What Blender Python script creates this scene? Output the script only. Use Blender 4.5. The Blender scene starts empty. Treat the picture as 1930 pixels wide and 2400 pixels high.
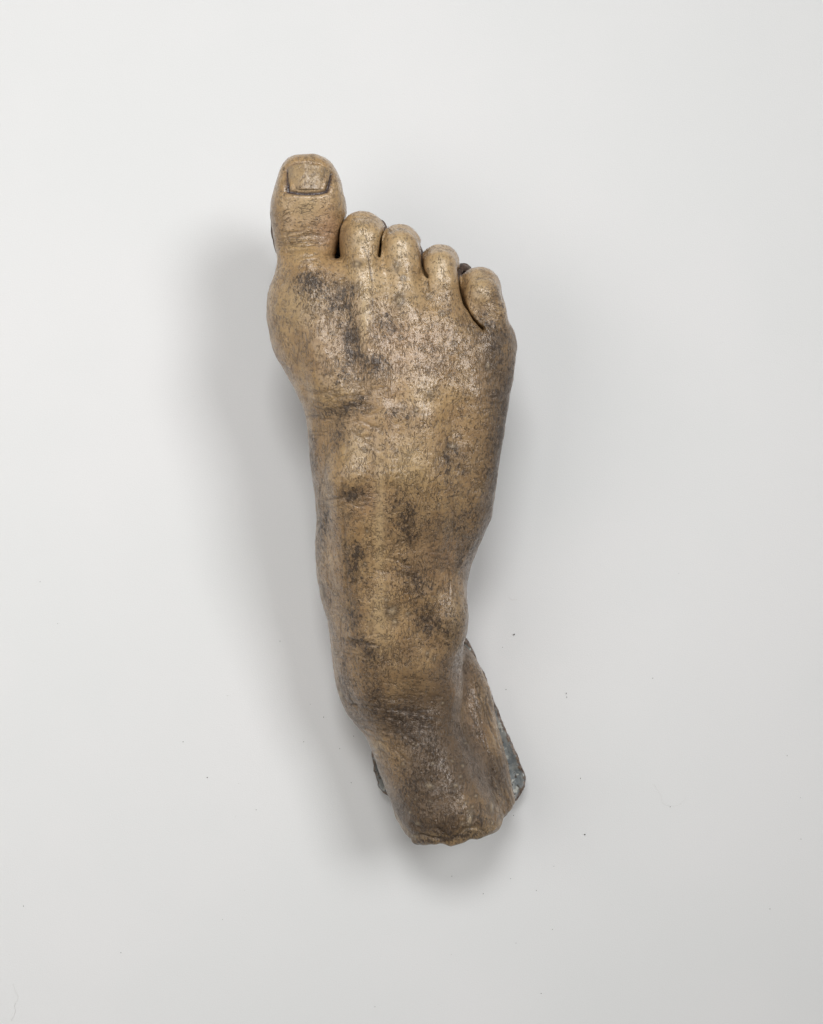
import bpy, math, random
import numpy as np
from mathutils import Vector
from mathutils.bvhtree import BVHTree

# ------------------------------------------------------------------ camera, world, lamps
CAM_H = 60.0          # camera height over the table, cm
PX = 56.0             # photograph pixels per cm on the table
K = 1930.0 / 1734.0   # reading scale of the measurements below
sc = bpy.context.scene
col = sc.collection

cam_d = bpy.data.cameras.new('camera')
cam = bpy.data.objects.new('camera', cam_d)
col.objects.link(cam)
cam.location = (0, 0, CAM_H / 100)
cam.rotation_euler = (0, 0, 0)
cam_d.sensor_fit = 'HORIZONTAL'
cam_d.sensor_width = 36.0
cam_d.lens = 36.0 * CAM_H / (1930.0 / PX)
cam_d.clip_start = 0.01
cam_d.clip_end = 50
sc.camera = cam

w = bpy.data.worlds.new('World')
sc.world = w
w.use_nodes = True
bg = w.node_tree.nodes['Background']
bg.inputs['Color'].default_value = (1.0, 0.97, 0.92, 1)
bg.inputs['Strength'].default_value = 0.15


def area(name, loc, target, size, power, color, spread=180):
    d = bpy.data.lights.new(name, 'AREA')
    d.shape = 'RECTANGLE'
    d.size, d.size_y = size
    d.energy = power
    d.color = color
    d.spread = math.radians(spread)
    o = bpy.data.objects.new(name, d)
    col.objects.link(o)
    o.location = loc
    o.rotation_euler = (Vector(target) - Vector(loc)).to_track_quat('-Z', 'Y').to_euler()
    return o


area('ceiling_lamp', (1.05, 0.66, 1.75), (-.26, .08, 0), (0.8, 0.65), 2.35, (0.98, 0.99, 1.0), 58)
area('window_light', (-0.62, 0.02, 0.78), (-.08, -.05, 0), (0.6, 0.6), 2.5, (1.0, 0.98, 0.96))
area('overhead_softbox', (-0.10, 0.80, 1.5), (-.13, .03, 0), (0.5, 0.35), 1.85, (0.98, 0.99, 1.0), 74)

sc.view_settings.view_transform = 'Standard'
sc.view_settings.look = 'None'
sc.view_settings.exposure = 0.0
sc.view_settings.gamma = 1.0
sc.view_settings.use_curve_mapping = False


# ------------------------------------------------------------------ helpers
def W(px, py, z):
    """measured point (1734-wide reading) at height z cm -> world cm"""
    s = PX * CAM_H / (CAM_H - z)
    return np.array([(px * K - 965.0) / s, -(py * K - 1200.0) / s, z])


def ZS(py):
    """lift of the sculpture along its length: toes up in the air, heel and shin low"""
    return float(pchip([330, 560, 750, 1000, 1120, 1220, 1320, 1450, 1700], [1.7, 1.55, 1.2, .1, -1.1, -2.15, -2.7, -2.35, -.8], py))


def tag(o, label=None, cat=None, group=None, kind=None):
    if label: o['label'] = label
    if cat: o['category'] = cat
    if group: o['group'] = group
    if kind: o['kind'] = kind
    return o


def pchip(xk, yk, x):
    xk = np.asarray(xk, float); yk = np.asarray(yk, float)
    h = np.diff(xk); d = np.diff(yk) / h
    m = np.zeros_like(yk)
    for i in range(1, len(xk) - 1):
        if d[i-1] * d[i] > 0:
            w1 = 2*h[i] + h[i-1]; w2 = h[i] + 2*h[i-1]
            m[i] = (w1 + w2) / (w1/d[i-1] + w2/d[i])
    m[0] = d[0]; m[-1] = d[-1]
    x = np.clip(x, xk[0], xk[-1])
    i = np.clip(np.searchsorted(xk, x) - 1, 0, len(h) - 1)
    t = (x - xk[i]) / h[i]
    return ((2*t**3 - 3*t**2 + 1)*yk[i] + (t**3 - 2*t**2 + t)*h[i]*m[i]
            + (-2*t**3 + 3*t**2)*yk[i+1] + (t**3 - t**2)*h[i]*m[i+1])


def hash3(i, j, k):
    n = (i * 374761393 + j * 668265263 + k * 1274126177) & 0xffffffff
    n = ((n ^ (n >> 13)) * 1103515245) & 0xffffffff
    n = ((n ^ (n >> 16)) * 69069) & 0xffffffff
    return ((n >> 8) & 0xffff) / 65535.0


def vnoise(p, scale, seed=0):
    q = p * scale + 1000.0 + seed * 17.3
    i = np.floor(q).astype(np.int64); f = q - i
    f = f * f * f * (f * (f * 6 - 15) + 10)
    r = 0
    for a in (0, 1):
        for b in (0, 1):
            for c in (0, 1):
                wgt = (f[:, 0] if a else 1 - f[:, 0]) * (f[:, 1] if b else 1 - f[:, 1]) * (f[:, 2] if c else 1 - f[:, 2])
                r = r + wgt * hash3(i[:, 0] + a, i[:, 1] + b, i[:, 2] + c)
    return r * 2 - 1


def smin(a, b, k):
    h = np.maximum(k - np.abs(a - b), 0) / k
    return np.minimum(a, b) - h * h * k * 0.25


def smax(a, b, k):
    return -smin(-a, -b, k)


# ------------------------------------------------------------------ signed-distance modelling of the foot (cm)
H = 0.048
gx = np.arange(-6.6, 5.6, H, dtype=np.float32)
gy = np.arange(-14.2, 15.4, H, dtype=np.float32)
gz = np.arange(-0.3, 9.2, H, dtype=np.float32)
FIELD = np.full((len(gx), len(gy), len(gz)), 9.0, np.float32)


def sub(lo, hi):
    sl = []
    for g, a, b in zip((gx, gy, gz), lo, hi):
        i0 = int(np.searchsorted(g, a)); i1 = int(np.searchsorted(g, b))
        sl.append(slice(max(i0, 0), max(i1, 0)))
    return tuple(sl)


def loft(knots, n_up=2.2, n_lo=2.5, lift=True):
    """knots: (py, left px, right px, z bottom, z top, apex shift). Returns (slices, distance)."""
    Y = []; XL = []; XR = []; ZB = []; ZT = []; AP = []
    for (py, xl, xr, zb, zt, ap) in knots:
        if lift: zb, zt = max(zb + ZS(py), .1), zt + ZS(py)
        zm = zb + 0.45 * (zt - zb)
        l = W(xl, py, zm); r = W(xr, py, zm)
        Y.append(l[1]); XL.append(l[0]); XR.append(r[0]); ZB.append(zb); ZT.append(zt); AP.append(ap)
    o = np.argsort(Y)
    Y, XL, XR, ZB, ZT, AP = [np.array(v)[o] for v in (Y, XL, XR, ZB, ZT, AP)]
    s = sub((XL.min() - 0.8, Y.min(), ZB.min() - 0.8), (XR.max() + 0.8, Y.max(), ZT.max() + 0.8))
    y = gy[s[1]]
    f = lambda v: pchip(Y, v, y).astype(np.float32)[None, :, None]
    xl, xr, zb, zt, ap = f(XL), f(XR), f(ZB), f(ZT), f(AP)
    a = (xr - xl) / 2; xc = (xr + xl) / 2; zc = zb + 0.45 * (zt - zb)
    x = gx[s[0]][:, None, None]; z = gz[s[2]][None, None, :]
    u = (x - xc) / a
    u = u - ap * np.clip(1 - u * u, 0, 1)
    dz = z - zc
    up = dz > 0
    b = np.where(up, zt - zc, zc - zb)
    v = np.abs(dz) / b
    u = np.abs(u)
    g = np.where(up, (u**n_up + v**n_up)**(1.0 / n_up), (u**n_lo + v**n_lo)**(1.0 / n_lo))
    d = (g - 1) * np.minimum(a, np.minimum(zt - zc, zc - zb) * 1.4)
    return s, d.astype(np.float32)


def chain(pts):
    """pts: (px, py, z, r cm): round-cone chain. Returns (slices, distance)."""
    P = [(W(a, b, c + ZS(b)), r) for a, b, c, r in pts]
    lo = np.min([p - r for p, r in P], 0) - 0.7; hi = np.max([p + r for p, r in P], 0) + 0.7
    s = sub(lo, hi)
    x = gx[s[0]][:, None, None]; y = gy[s[1]][None, :, None]; z = gz[s[2]][None, None, :]
    best = None
    for (p, r0), (q, r1) in zip(P[:-1], P[1:]):
        v = q - p; L2 = float(v @ v) + 1e-9
        t = np.clip(((x - p[0]) * v[0] + (y - p[1]) * v[1] + (z - p[2]) * v[2]) / L2, 0, 1)
        d = np.sqrt((x - p[0] - t*v[0])**2 + (y - p[1] - t*v[1])**2 + (z - p[2] - t*v[2])**2) - (r0 + (r1 - r0) * t)
        best = d if best is None else smin(best, d, 0.18)
    return s, best.astype(np.float32)


def ball(px, py, z, rx, ry, rz):
    c = W(px, py, z + ZS(py)); r = np.array([rx, ry, rz])
    s = sub(c - r - 0.7, c + r + 0.7)
    x = gx[s[0]][:, None, None]; y = gy[s[1]][None, :, None]; z = gz[s[2]][None, None, :]
    g = np.sqrt(((x - c[0])/rx)**2 + ((y - c[1])/ry)**2 + ((z - c[2])/rz)**2)
    return s, ((g - 1) * min(rx, ry, rz)).astype(np.float32)


def add(F, sd, k):
    s, d = sd
    F[s] = smin(F[s], d, k)


def carve(F, sd, k):
    s, d = sd
    F[s] = smax(F[s], -d, k)


# instep, ankle and shin
s, d = loft([
    (546, 655, 770, 4.2, 4.6, 0), (550, 632, 815, 3.9, 4.9, 0), (560, 600, 866, 3.4, 5.2, 0), (580, 582, 908, 2.9, 5.45, -.05),
    (600, 573, 938, 2.6, 5.6, -.1), (625, 568, 972, 2.45, 5.75, -.1), (650, 566, 1006, 2.3, 5.85, -.1), (675, 567, 1042, 2.25, 5.95, -.1),
    (700, 569, 1073, 2.2, 6.05, -.12), (740, 577, 1081, 2.25, 6.25, -.15), (780, 600, 1079, 2.4, 6.45, -.18), (830, 627, 1075, 2.6, 6.7, -.2),
    (880, 645, 1067, 2.8, 6.95, -.2), (930, 651, 1060, 2.95, 7.15, -.2), (990, 656, 1051, 3.1, 7.4, -.2), (1040, 664, 1043, 3.15, 7.65, -.18),
    (1085, 667, 1036, 3.15, 7.85, -.15), (1110, 667, 1027, 3.1, 7.97, -.1), (1150, 666, 1010, 3.0, 8.12, -.08), (1200, 667, 990, 2.85, 8.45, -.05),
    (1250, 675, 981, 2.6, 8.7, 0), (1300, 689, 978, 2.3, 8.75, 0), (1350, 697, 978, 2.0, 8.6, 0), (1400, 706, 975, 1.7, 8.35, 0),
    (1450, 722, 979, 1.5, 8.05, 0), (1480, 737, 977, 1.4, 7.75, 0), (1520, 757, 980, 1.3, 7.3, 0), (1560, 775, 996, 1.2, 7.1, 0),
    (1600, 790, 1016, 1.2, 6.9, 0), (1650, 809, 1040, 1.2, 6.65, 0), (1700, 828, 1058, 1.2, 6.4, 0), (1740, 838, 1070, 1.25, 6.2, 0),
    (1850, 868, 1105, 1.4, 5.8, 0)], 2.25, 2.4)
FIELD[s] = d
# heel and tendon behind the ankle (lower, flaring outwards)
BACK = loft([
    (1340, 860, 960, .2, 1.8, 0), (1380, 810, 998, .1, 2.3, 0), (1410, 790, 1015, .05, 2.6, 0), (1457, 790, 1036, .05, 2.9, 0),
    (1506, 795, 1044, .05, 3.1, 0), (1560, 800, 1057, .1, 3.3, 0), (1600, 805, 1067, .2, 3.5, 0), (1641, 815, 1075, .35, 3.7, 0),
    (1682, 835, 1085, .5, 3.9, 0), (1720, 845, 1090, .6, 4.0, 0), (1850, 880, 1110, .8, 4.1, 0)], 2.6, 3.0, False)
add(FIELD, BACK, 0.4)
# outer ankle bone, inner ankle bone, bunion, little-toe joint
add(FIELD, ball(944, 1298, 7.25, 0.8, 1.5, 1.2), 0.5)
add(FIELD, ball(762, 1440, 5.0, 0.75, 1.2, 1.0), 0.9)
add(FIELD, ball(626, 650, 4.3, 0.85, 1.2, 1.15), 0.6)
add(FIELD, ball(1027, 745, 4.1, 0.8, 1.2, 1.0), 0.6)
# instep bones and tendon ridges fanning to the toes
for pts, k in (
    ([(650, 560, 4.75, .75), (665, 660, 5.1, .85), (720, 850, 6.08, .85), (742, 1000, 6.85, .75), (765, 1150, 7.35, .75)], .45),
    ([(766, 535, 4.95, .60), (772, 640, 5.4, .62), (795, 800, 6.08, .60), (815, 1000, 6.95, .60), (820, 1150, 7.5, .6)], .35),
    ([(845, 550, 4.95, .56), (850, 650, 5.3, .60), (862, 820, 5.95, .60), (866, 1000, 6.72, .60), (868, 1130, 7.2, .6)], .35),
    ([(929, 590, 4.8, .55), (938, 690, 5.05, .60), (935, 840, 5.55, .60), (912, 1000, 6.38, .60), (905, 1120, 6.9, .6)], .35),
    ([(735, 1000, 6.85, .62), (760, 1200, 7.65, .7), (800, 1380, 7.45, .7)], .6)):
    add(FIELD, chain(pts), k)

# toes
TOES = np.full_like(FIELD, 9.0)
s, d = loft([
    (327.0, 640, 655, 4.05, 4.3, 0), (328.5, 627, 670, 3.75, 4.55, 0), (333, 612, 684, 3.5, 4.85, 0), (340, 602, 695, 3.3, 5.05, 0),
    (350, 595, 704, 3.15, 5.2, 0), (365, 589, 711, 3.05, 5.3, 0), (385, 583, 718, 2.95, 5.38, 0), (405, 577, 723, 2.9, 5.45, 0),
    (430, 571, 728, 2.9, 5.5, 0), (450, 570, 729, 2.9, 5.45, 0), (475, 573, 723, 2.95, 5.3, 0), (500, 577, 716, 3.0, 5.2, 0),
    (525, 581, 711, 3.1, 5.15, 0), (545, 584, 706, 3.2, 5.15, 0), (575, 588, 700, 3.3, 5.1, 0), (620, 600, 690, 3.6, 4.9, 0)], 2.5, 2.3)
TOES[s] = d
lesser = (
    [(768, 620, 4.75, .62), (766, 548, 4.98, .68), (765, 505, 4.88, .74), (764, 495, 4.4, .80), (768, 492, 3.7, .80)],
    [(850, 630, 4.7, .62), (846, 562, 4.95, .65), (844, 524, 4.83, .68), (843, 516, 4.3, .71), (846, 514, 3.6, .70)],
    [(938, 660, 4.55, .60), (931, 600, 4.75, .63), (926, 562, 4.65, .62), (926, 554, 4.2, .64), (930, 552, 3.5, .64)],
    [(1045, 725, 3.95, .68), (1030, 665, 4.4, .66), (1014, 622, 4.35, .70), (1009, 606, 3.9, .74), (1012, 604, 3.2, .68)])
low = (
    [(764, 500, 4.1, .87), (766, 545, 4.25, .90), (770, 600, 4.25, .85)],
    [(844, 520, 4.0, .75), (848, 560, 4.15, .80), (852, 620, 4.2, .8)],
    [(927, 558, 3.9, .69), (931, 600, 4.05, .74), (940, 660, 4.1, .75)],
    [(1011, 608, 3.5, .74), (1022, 650, 3.6, .74), (1036, 700, 3.6, .74)])
for pts, lw in zip(lesser, low):
    s, d = chain(pts)
    T = np.full_like(TOES, 9.0)
    T[s] = d
    add(T, chain(lw), 0.3)
    TOES = smin(TOES, T, 0.03)
del T
FIELD = smin(FIELD, TOES, 0.26)
del TOES
# clefts between the toes: thin fins cut down from above
def fin(pts):
    P = [(W(a, b, 4.8 + ZS(b)), zf + ZS(b), r) for a, b, zf, r in pts]
    A = np.array([p for p, _, _ in P])
    sl = sub((A[:, 0].min() - .6, A[:, 1].min() - .6, 2.2), (A[:, 0].max() + .6, A[:, 1].max() + .6, 9))
    x = gx[sl[0]][:, None, None]; y = gy[sl[1]][None, :, None]; z = gz[sl[2]][None, None, :]
    best = None
    for (p, z0, r0), (q, z1, r1) in zip(P[:-1], P[1:]):
        v = q - p; L2 = float(v[0]**2 + v[1]**2) + 1e-9
        t = np.clip(((x - p[0]) * v[0] + (y - p[1]) * v[1]) / L2, 0, 1)
        dd = np.sqrt((x - p[0] - t*v[0])**2 + (y - p[1] - t*v[1])**2) - (r0 + (r1 - r0) * t)
        dd = np.maximum(dd, (z0 + (z1 - z0) * t) - z)
        best = dd if best is None else np.minimum(best, dd)
    return sl, best.astype(np.float32)


for pts, k in (
    ([(728, 448, 3.4, .03), (716, 478, 3.4, .03), (713, 510, 3.6, .035), (711, 538, 4.1, .05)], .08),
    ([(712, 536, 4.3, .06), (696, 549, 5.15, .08), (674, 553, 5.6, .03)], .2),
    ([(810, 470, 3.4, .025), (803, 500, 3.6, .03), (801, 528, 4.0, .035), (799, 544, 4.7, .05)], .10),
    ([(887, 505, 3.4, .025), (889, 545, 3.6, .03), (893, 572, 4.1, .035), (902, 588, 4.9, .03)], .10),
    ([(966, 560, 3.2, .03), (969, 600, 3.4, .03), (979, 640, 3.8, .035), (998, 675, 4.3, .04), (1018, 697, 4.9, .03)], .12)):
    carve(FIELD, fin(pts), k)
# tiny buried nail of the little toe
add(FIELD, ball(1034, 668, 4.55, .38, .5, .42), .12)
# hollows: beside the outer ankle bone, below the big-toe joint, in front of the shin
carve(FIELD, ball(985, 1165, 9.0, 0.8, 1.4, 1.4), 0.6)
carve(FIELD, chain([(998, 1350, 5.3, .2), (996, 1400, 5.3, .3), (994, 1460, 5.4, .3), (1008, 1530, 5.6, .2)]), 0.45)
carve(FIELD, ball(1005, 1000, 8.5, 1.0, 2.2, 1.6), 0.8)
carve(FIELD, ball(690, 900, 8.6, 0.9, 1.5, 2.0), 0.7)
carve(FIELD, ball(960, 880, 8.3, 0.7, 1.6, 1.7), 0.7)
carve(FIELD, ball(890, 1500, 9.2, 1.6, 1.0, 1.7), 0.9)

# ragged cut end of the shin, hollow inside
cut_px = [(790, 1700), (833, 1722), (848, 1748), (870, 1766), (900, 1764), (925, 1760), (948, 1767), (962, 1762), (985, 1750), (1010, 1750),
          (1030, 1746), (1050, 1736), (1066, 1722), (1088, 1700), (1120, 1650)]
cut = np.array([W(a, b, 3.6) for a, b in cut_px])
s = sub((-4, -14.2, -.3), (5.6, -6, 9.2))
xs = gx[s[0]]
yc = np.interp(xs, cut[:, 0], cut[:, 1])[:, None, None] + 0.0
yy = gy[s[1]][None, :, None]; zz = gz[s[2]][None, None, :]
jq = np.stack(np.meshgrid(xs, gz[s[2]], indexing='ij'), -1).reshape(-1, 2)
jag = (0.07 * vnoise(np.c_[jq, jq[:, :1] * 0], 1.6, 5) + 0.05 * vnoise(np.c_[jq, jq[:, :1] * 0], 4.5, 6)).reshape(len(xs), 1, -1)
inner = FIELD[s] + 0.62
plane = (yc + jag + 0.10 * (zz - 3.6) * (zz < 3.6)) - yy
bore = np.maximum(inner, yy - (yc + 4.5))
FIELD[s] = smax(smax(FIELD[s], plane.astype(np.float32), 0.16), (-bore).astype(np.float32), 0.1)


def surface_nets(F, org, h):
    nx, ny, nz = F.shape
    S = F < 0
    c = np.zeros((nx-1, ny-1, nz-1), np.int8)
    for a in (0, 1):
        for b in (0, 1):
            for e in (0, 1):
                c += S[a:nx-1+a, b:ny-1+b, e:nz-1+e]
    act = (c > 0) & (c < 8)
    ijk = np.argwhere(act)
    idx = np.full(act.shape, -1, np.int32)
    idx[act] = np.arange(len(ijk))
    acc = np.zeros((len(ijk), 3)); cnt = np.zeros(len(ijk))
    corners = [(a, b, e) for a in (0, 1) for b in (0, 1) for e in (0, 1)]
    val = {cn: F[ijk[:, 0]+cn[0], ijk[:, 1]+cn[1], ijk[:, 2]+cn[2]].astype(float) for cn in corners}
    for p in corners:
        for ax in range(3):
            if p[ax] == 0:
                q = list(p); q[ax] = 1; q = tuple(q)
                va, vb = val[p], val[q]
                m = (va < 0) != (vb < 0)
                t = np.where(m, va / np.where(m, va - vb, 1), 0)
                pos = np.repeat(np.array([p], float), len(ijk), 0)
                pos[:, ax] += t
                acc[m] += pos[m]; cnt[m] += 1
    v = (ijk + acc / cnt[:, None]) * h + np.array(org)
    faces = []
    for ax in range(3):
        o1, o2 = (ax + 1) % 3, (ax + 2) % 3
        sl0 = [slice(None)]*3; sl1 = [slice(None)]*3
        sl0[ax] = slice(0, -1); sl1[ax] = slice(1, None)
        A = S[tuple(sl0)]; B = S[tuple(sl1)]
        e = np.argwhere(A != B)
        e = e[(e[:, o1] > 0) & (e[:, o2] > 0) & (e[:, o1] < F.shape[o1]-1) & (e[:, o2] < F.shape[o2]-1)]
        fl = A[e[:, 0], e[:, 1], e[:, 2]]
        def cell(d1, d2):
            q = e.copy(); q[:, o1] -= d1; q[:, o2] -= d2
            return idx[q[:, 0], q[:, 1], q[:, 2]]
        quad = np.stack([cell(1, 1), cell(0, 1), cell(0, 0), cell(1, 0)], 1)
        quad[~fl] = quad[~fl][:, ::-1]
        faces.append(quad)
    return v, np.concatenate(faces)


V, Q = surface_nets(FIELD, (gx[0], gy[0], gz[0]), H)
del FIELD
Q = Q[(Q >= 0).all(1)]


def edges_of(Q):
    e = np.concatenate([Q[:, [0, 1]], Q[:, [1, 2]], Q[:, [2, 3]], Q[:, [3, 0]]])
    e.sort(1)
    return np.unique(e, axis=0)


E = edges_of(Q)


def lap(V, n, lam=0.5):
    deg = np.bincount(E.ravel(), minlength=len(V))[:, None]
    for _ in range(n):
        a = np.stack([np.bincount(E[:, 0], V[E[:, 1], c], len(V)) + np.bincount(E[:, 1], V[E[:, 0], c], len(V)) for c in range(V.shape[1])], 1)
        V = V + lam * (a / np.maximum(deg, 1) - V)
    return V


def normals(V):
    fn = np.cross(V[Q[:, 2]] - V[Q[:, 0]], V[Q[:, 3]] - V[Q[:, 1]])
    n = np.zeros_like(V)
    for c in range(3):
        for k in range(4):
            n[:, c] += np.bincount(Q[:, k], fn[:, c], len(V))
    return n / (np.linalg.norm(n, axis=1, keepdims=True) + 1e-12)


V = lap(V, 4)
N = normals(V)
UP = np.clip(N[:, 2] * 2 + 0.35, 0, 1)

# measured-picture coordinates of every vertex, used only to place stains and creases on the modelled surface
SS = PX * CAM_H / (CAM_H - V[:, 2])
PXv = (V[:, 0] * SS + 965.0) / K
PYv = (1200.0 - V[:, 1] * SS) / K


def blob(cx, cy, rx, ry, rot=0.0):
    a = math.radians(rot)
    dx, dy = PXv - cx, PYv - cy
    u = (dx*math.cos(a) + dy*math.sin(a)) / rx
    v = (-dx*math.sin(a) + dy*math.cos(a)) / ry
    return np.exp(-(u*u + v*v))


def line_d(pts):
    best = np.full(len(V), 1e9)
    for (x0, y0), (x1, y1) in zip(pts[:-1], pts[1:]):
        vx, vy = x1-x0, y1-y0
        t = np.clip(((PXv-x0)*vx + (PYv-y0)*vy) / (vx*vx + vy*vy), 0, 1)
        best = np.minimum(best, np.hypot(PXv-x0-t*vx, PYv-y0-t*vy))
    return best


stain = np.zeros(len(V))
for cx, cy, rx, ry, rot, s in (
    (665, 590, 45, 18, 10, .6), (690, 605, 40, 30, 0, .55), (725, 645, 32, 34, 0, 1.0), (735, 700, 24, 46, 0, .85), (700, 640, 26, 26, 0, .7), (660, 600, 36, 24, 0, .5), (650, 640, 40, 40, 0, .25),
    (812, 682, 24, 32, 0, .95), (770, 765, 50, 24, 0, .8), (700, 760, 40, 50, 0, .3), (735, 795, 40, 16, -10, .5), (790, 760, 25, 14, 0, .6), (720, 862, 55, 16, -8, .5),
    (708, 918, 13, 32, 10, .55), (835, 872, 34, 14, 0, .6), (770, 840, 20, 26, 0, .4), (890, 900, 30, 16, 0, .5), (948, 942, 16, 8, 20, .35), (942, 965, 7, 7, 0, .45),
    (740, 1046, 36, 12, 0, .7), (735, 1085, 26, 32, 0, .6), (875, 1060, 45, 45, 0, .38), (905, 1110, 34, 38, 0, .65), (830, 1080, 40, 60, 0, .2), (690, 1090, 16, 26, 0, .5), (672, 1130, 12, 50, 0, .5),
    (745, 1165, 26, 34, 0, .75), (740, 1215, 24, 24, 0, .65), (880, 1225, 42, 38, 0, .7), (745, 1295, 20, 42, 0, .95), (762, 1356, 34, 8, 4, .7), (780, 1375, 20, 18, 0, .6),
    (900, 1320, 40, 34, 0, .45), (770, 1440, 42, 44, 30, .35), (785, 1490, 50, 26, 15, .4), (850, 1502, 62, 14, 0, .45), (845, 1535, 60, 20, 0, .25),
    (915, 1580, 50, 60, 0, .3), (900, 1640, 60, 40, 0, .25), (955, 1666, 11, 8, 30, 1.2), (930, 1700, 70, 40, 0, .2), (860, 1600, 36, 50, 0, .25),
    (1055, 880, 24, 120, 0, .35), (1040, 1000, 20, 60, 0, .3), (1040, 720, 26, 40, 0, .5), (1030, 690, 20, 20, 0, .3), (655, 960, 12, 80, 0, .4),
    (960, 960, 50, 70, 0, .22), (930, 780, 60, 60, 0, .2), (640, 500, 40, 14, 0, .35), (635, 445, 30, 24, 0, .25), (690, 1330, 20, 60, 0, .25), (1010, 1110, 16, 60, 0, .35),
    (770, 500, 14, 28, 0, .15), (690, 385, 9, 10, 0, .5), (665, 352, 24, 5, 0, .4), (600, 470, 8, 30, 0, .3), (960, 1160, 24, 40, 0, .35),
    (905, 1770, 40, 6, -6, .9), (870, 1755, 20, 6, 20, .7), (940, 1760, 16, 12, 0, .9), (990, 1757, 26, 6, -6, .5), (845, 1690, 14, 60, 20, .3)):
    stain += s * blob(cx, cy, rx, ry, rot)
brown = .95 * np.clip((PYv - 1330) / 170, 0, 1) * (1 - .5 * np.clip((PXv - 960) / 40, 0, 1)) + .85 * np.clip((PXv - 950) / 90, 0, 1) * np.clip((PYv - 660) / 60, 0, 1) * (PYv < 1230) + .35 * np.clip((PYv - 850) / 100, 0, 1) * np.clip((700 - PXv) / 30, 0, 1) + .45 * np.clip((PYv - 980) / 120, 0, 1) * np.clip((PXv - 830) / 50, 0, 1) + .25 * blob(700, 700, 60, 120)  # brown glaze; along the side flanks it also paints in shading
brown = np.clip(brown * (.7 + .6 * vnoise(V, .8, 31)), 0, 1) * UP
stain += .12 + .12 * np.clip((PYv - 1330) / 150, 0, 1) + .14 * np.clip((PXv - 930) / 90, 0, 1) * (PYv < 1200) + .12 * np.clip((PYv - 900) / 200, 0, 1)
stain -= .25 * np.clip((620 - PYv) / 60, 0, 1)
stain += .20 * np.clip(vnoise(V * [1.6, .35, 1.6], 1.3, 51), 0, 1) + .15 * np.clip(vnoise(V, 1.9, 52), 0, 1) * np.clip((PYv - 560) / 60, 0, 1)
stain *= .5 + .85 * np.clip(vnoise(V * [1, .7, 1], 1.1, 21) + .5, 0, 1.3)
stain = np.where(stain > .45, .45 + (stain - .45) * .62, stain)
stain = np.clip(stain, 0, .95) * UP

disp = 0.028 * vnoise(V, 0.9, 1) + 0.020 * vnoise(V, 2.1, 2) + 0.008 * vnoise(V, 5.0, 3)
dark = np.zeros(len(V))
for pts, wd, dep, dk in (
    ([(784, 590), (786, 650), (787, 720)], 1.8, .015, .9), ([(766, 520), (776, 545), (784, 590)], 1.6, .02, .9),
    ([(720, 1010), (724, 1090), (727, 1150), (731, 1230)], 3.0, .02, .6), ([(731, 1230), (736, 1270), (741, 1320)], 2.5, .012, .4),
    ([(812, 940), (814, 1040), (813, 1160), (815, 1300), (817, 1420)], 1.6, .01, .45), ([(786, 930), (784, 1000)], 1.6, .01, .5), ([(783, 1120), (785, 1230), (788, 1330)], 1.5, .01, .4),
    ([(690, 868), (730, 856), (770, 852)], 3, .03, .7), ([(706, 838), (740, 832), (768, 834)], 2.5, .02, .6), ([(720, 895), (760, 885), (800, 905)], 2.5, .02, .4), ([(745, 910), (775, 935), (800, 950)], 2.5, .02, .45), ([(760, 775), (800, 770)], 3, .02, .6),
    ([(735, 1350), (760, 1352), (790, 1358)], 3.5, .035, .9), ([(815, 1175), (840, 1180), (858, 1192)], 3, .04, .6), ([(786, 1490), (830, 1496), (870, 1499), (905, 1494)], 2.2, .035, .95), ([(800, 1470), (840, 1478)], 2.5, .02, .5),
    ([(820, 1512), (850, 1520), (880, 1518)], 2.5, .02, .6), ([(770, 1425), (785, 1445), (800, 1460)], 2.5, .02, .6), ([(865, 1510), (900, 1530), (925, 1515)], 2, .015, .4),
    ([(1035, 838), (1055, 832), (1070, 826)], 2.2, .02, .7), ([(950, 1160), (965, 1156)], 2.5, .02, .5), ([(990, 1500), (1005, 1530)], 1.6, .02, .9), ([(1024, 1499), (1031, 1520), (1036, 1540)], 1.8, .02, .95), ([(968, 1525), (972, 1550), (985, 1580)], 1.8, .025, .9),
    ([(1008, 1618), (1011, 1640)], 2, .02, .9), ([(1012, 1690), (1014, 1720)], 1.6, .015, .9), ([(1040, 1700), (1044, 1730)], 1.6, .015, .6),
    ([(610, 500), (650, 494), (690, 500)], 2.6, .018, .35), ([(612, 515), (650, 508), (686, 514)], 2.4, .018, .35), ([(606, 530), (650, 524), (680, 530)], 2.4, .018, .35), ([(620, 480), (660, 476), (690, 482)], 2.4, .012, .25),
    ([(622, 545), (660, 538)], 2.4, .014, .3), ([(590, 600), (610, 575), (640, 560)], 3, .015, .2),
    ([(862, 1770), (885, 1757), (905, 1764), (930, 1768)], 3, .05, .9), ([(922, 1745), (945, 1765)], 4, .07, .9), ([(950, 1745), (945, 1765)], 3, -.03, 0), ([(868, 1735), (885, 1745)], 4, .06, .7), ([(960, 1764), (980, 1746), (1005, 1742), (1025, 1754)], 3, .04, .45),
    ([(1018, 690), (1010, 672), (1012, 655)], 2.5, .02, .5), ([(820, 484), (830, 494)], 1.8, .02, .8), ([(900, 594), (903, 610)], 2.6, .05, .95),
    ([(1002, 1440), (1010, 1470), (1012, 1448), (1005, 1436), (1002, 1440)], 1.4, .02, .9), ([(1030, 1430), (1042, 1470), (1048, 1500)], 1.6, .02, .6), ([(1015, 1490), (1040, 1470)], 1.6, .02, .6)):
    g = np.exp(-(line_d(pts) / wd)**2) * (0.6 + 0.4 * np.clip(vnoise(V, 3.0, 7) * 2 + .6, 0, 1)) * UP
    disp -= 1.5 * dep * g
    dark = np.maximum(dark, dk * g)
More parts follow.
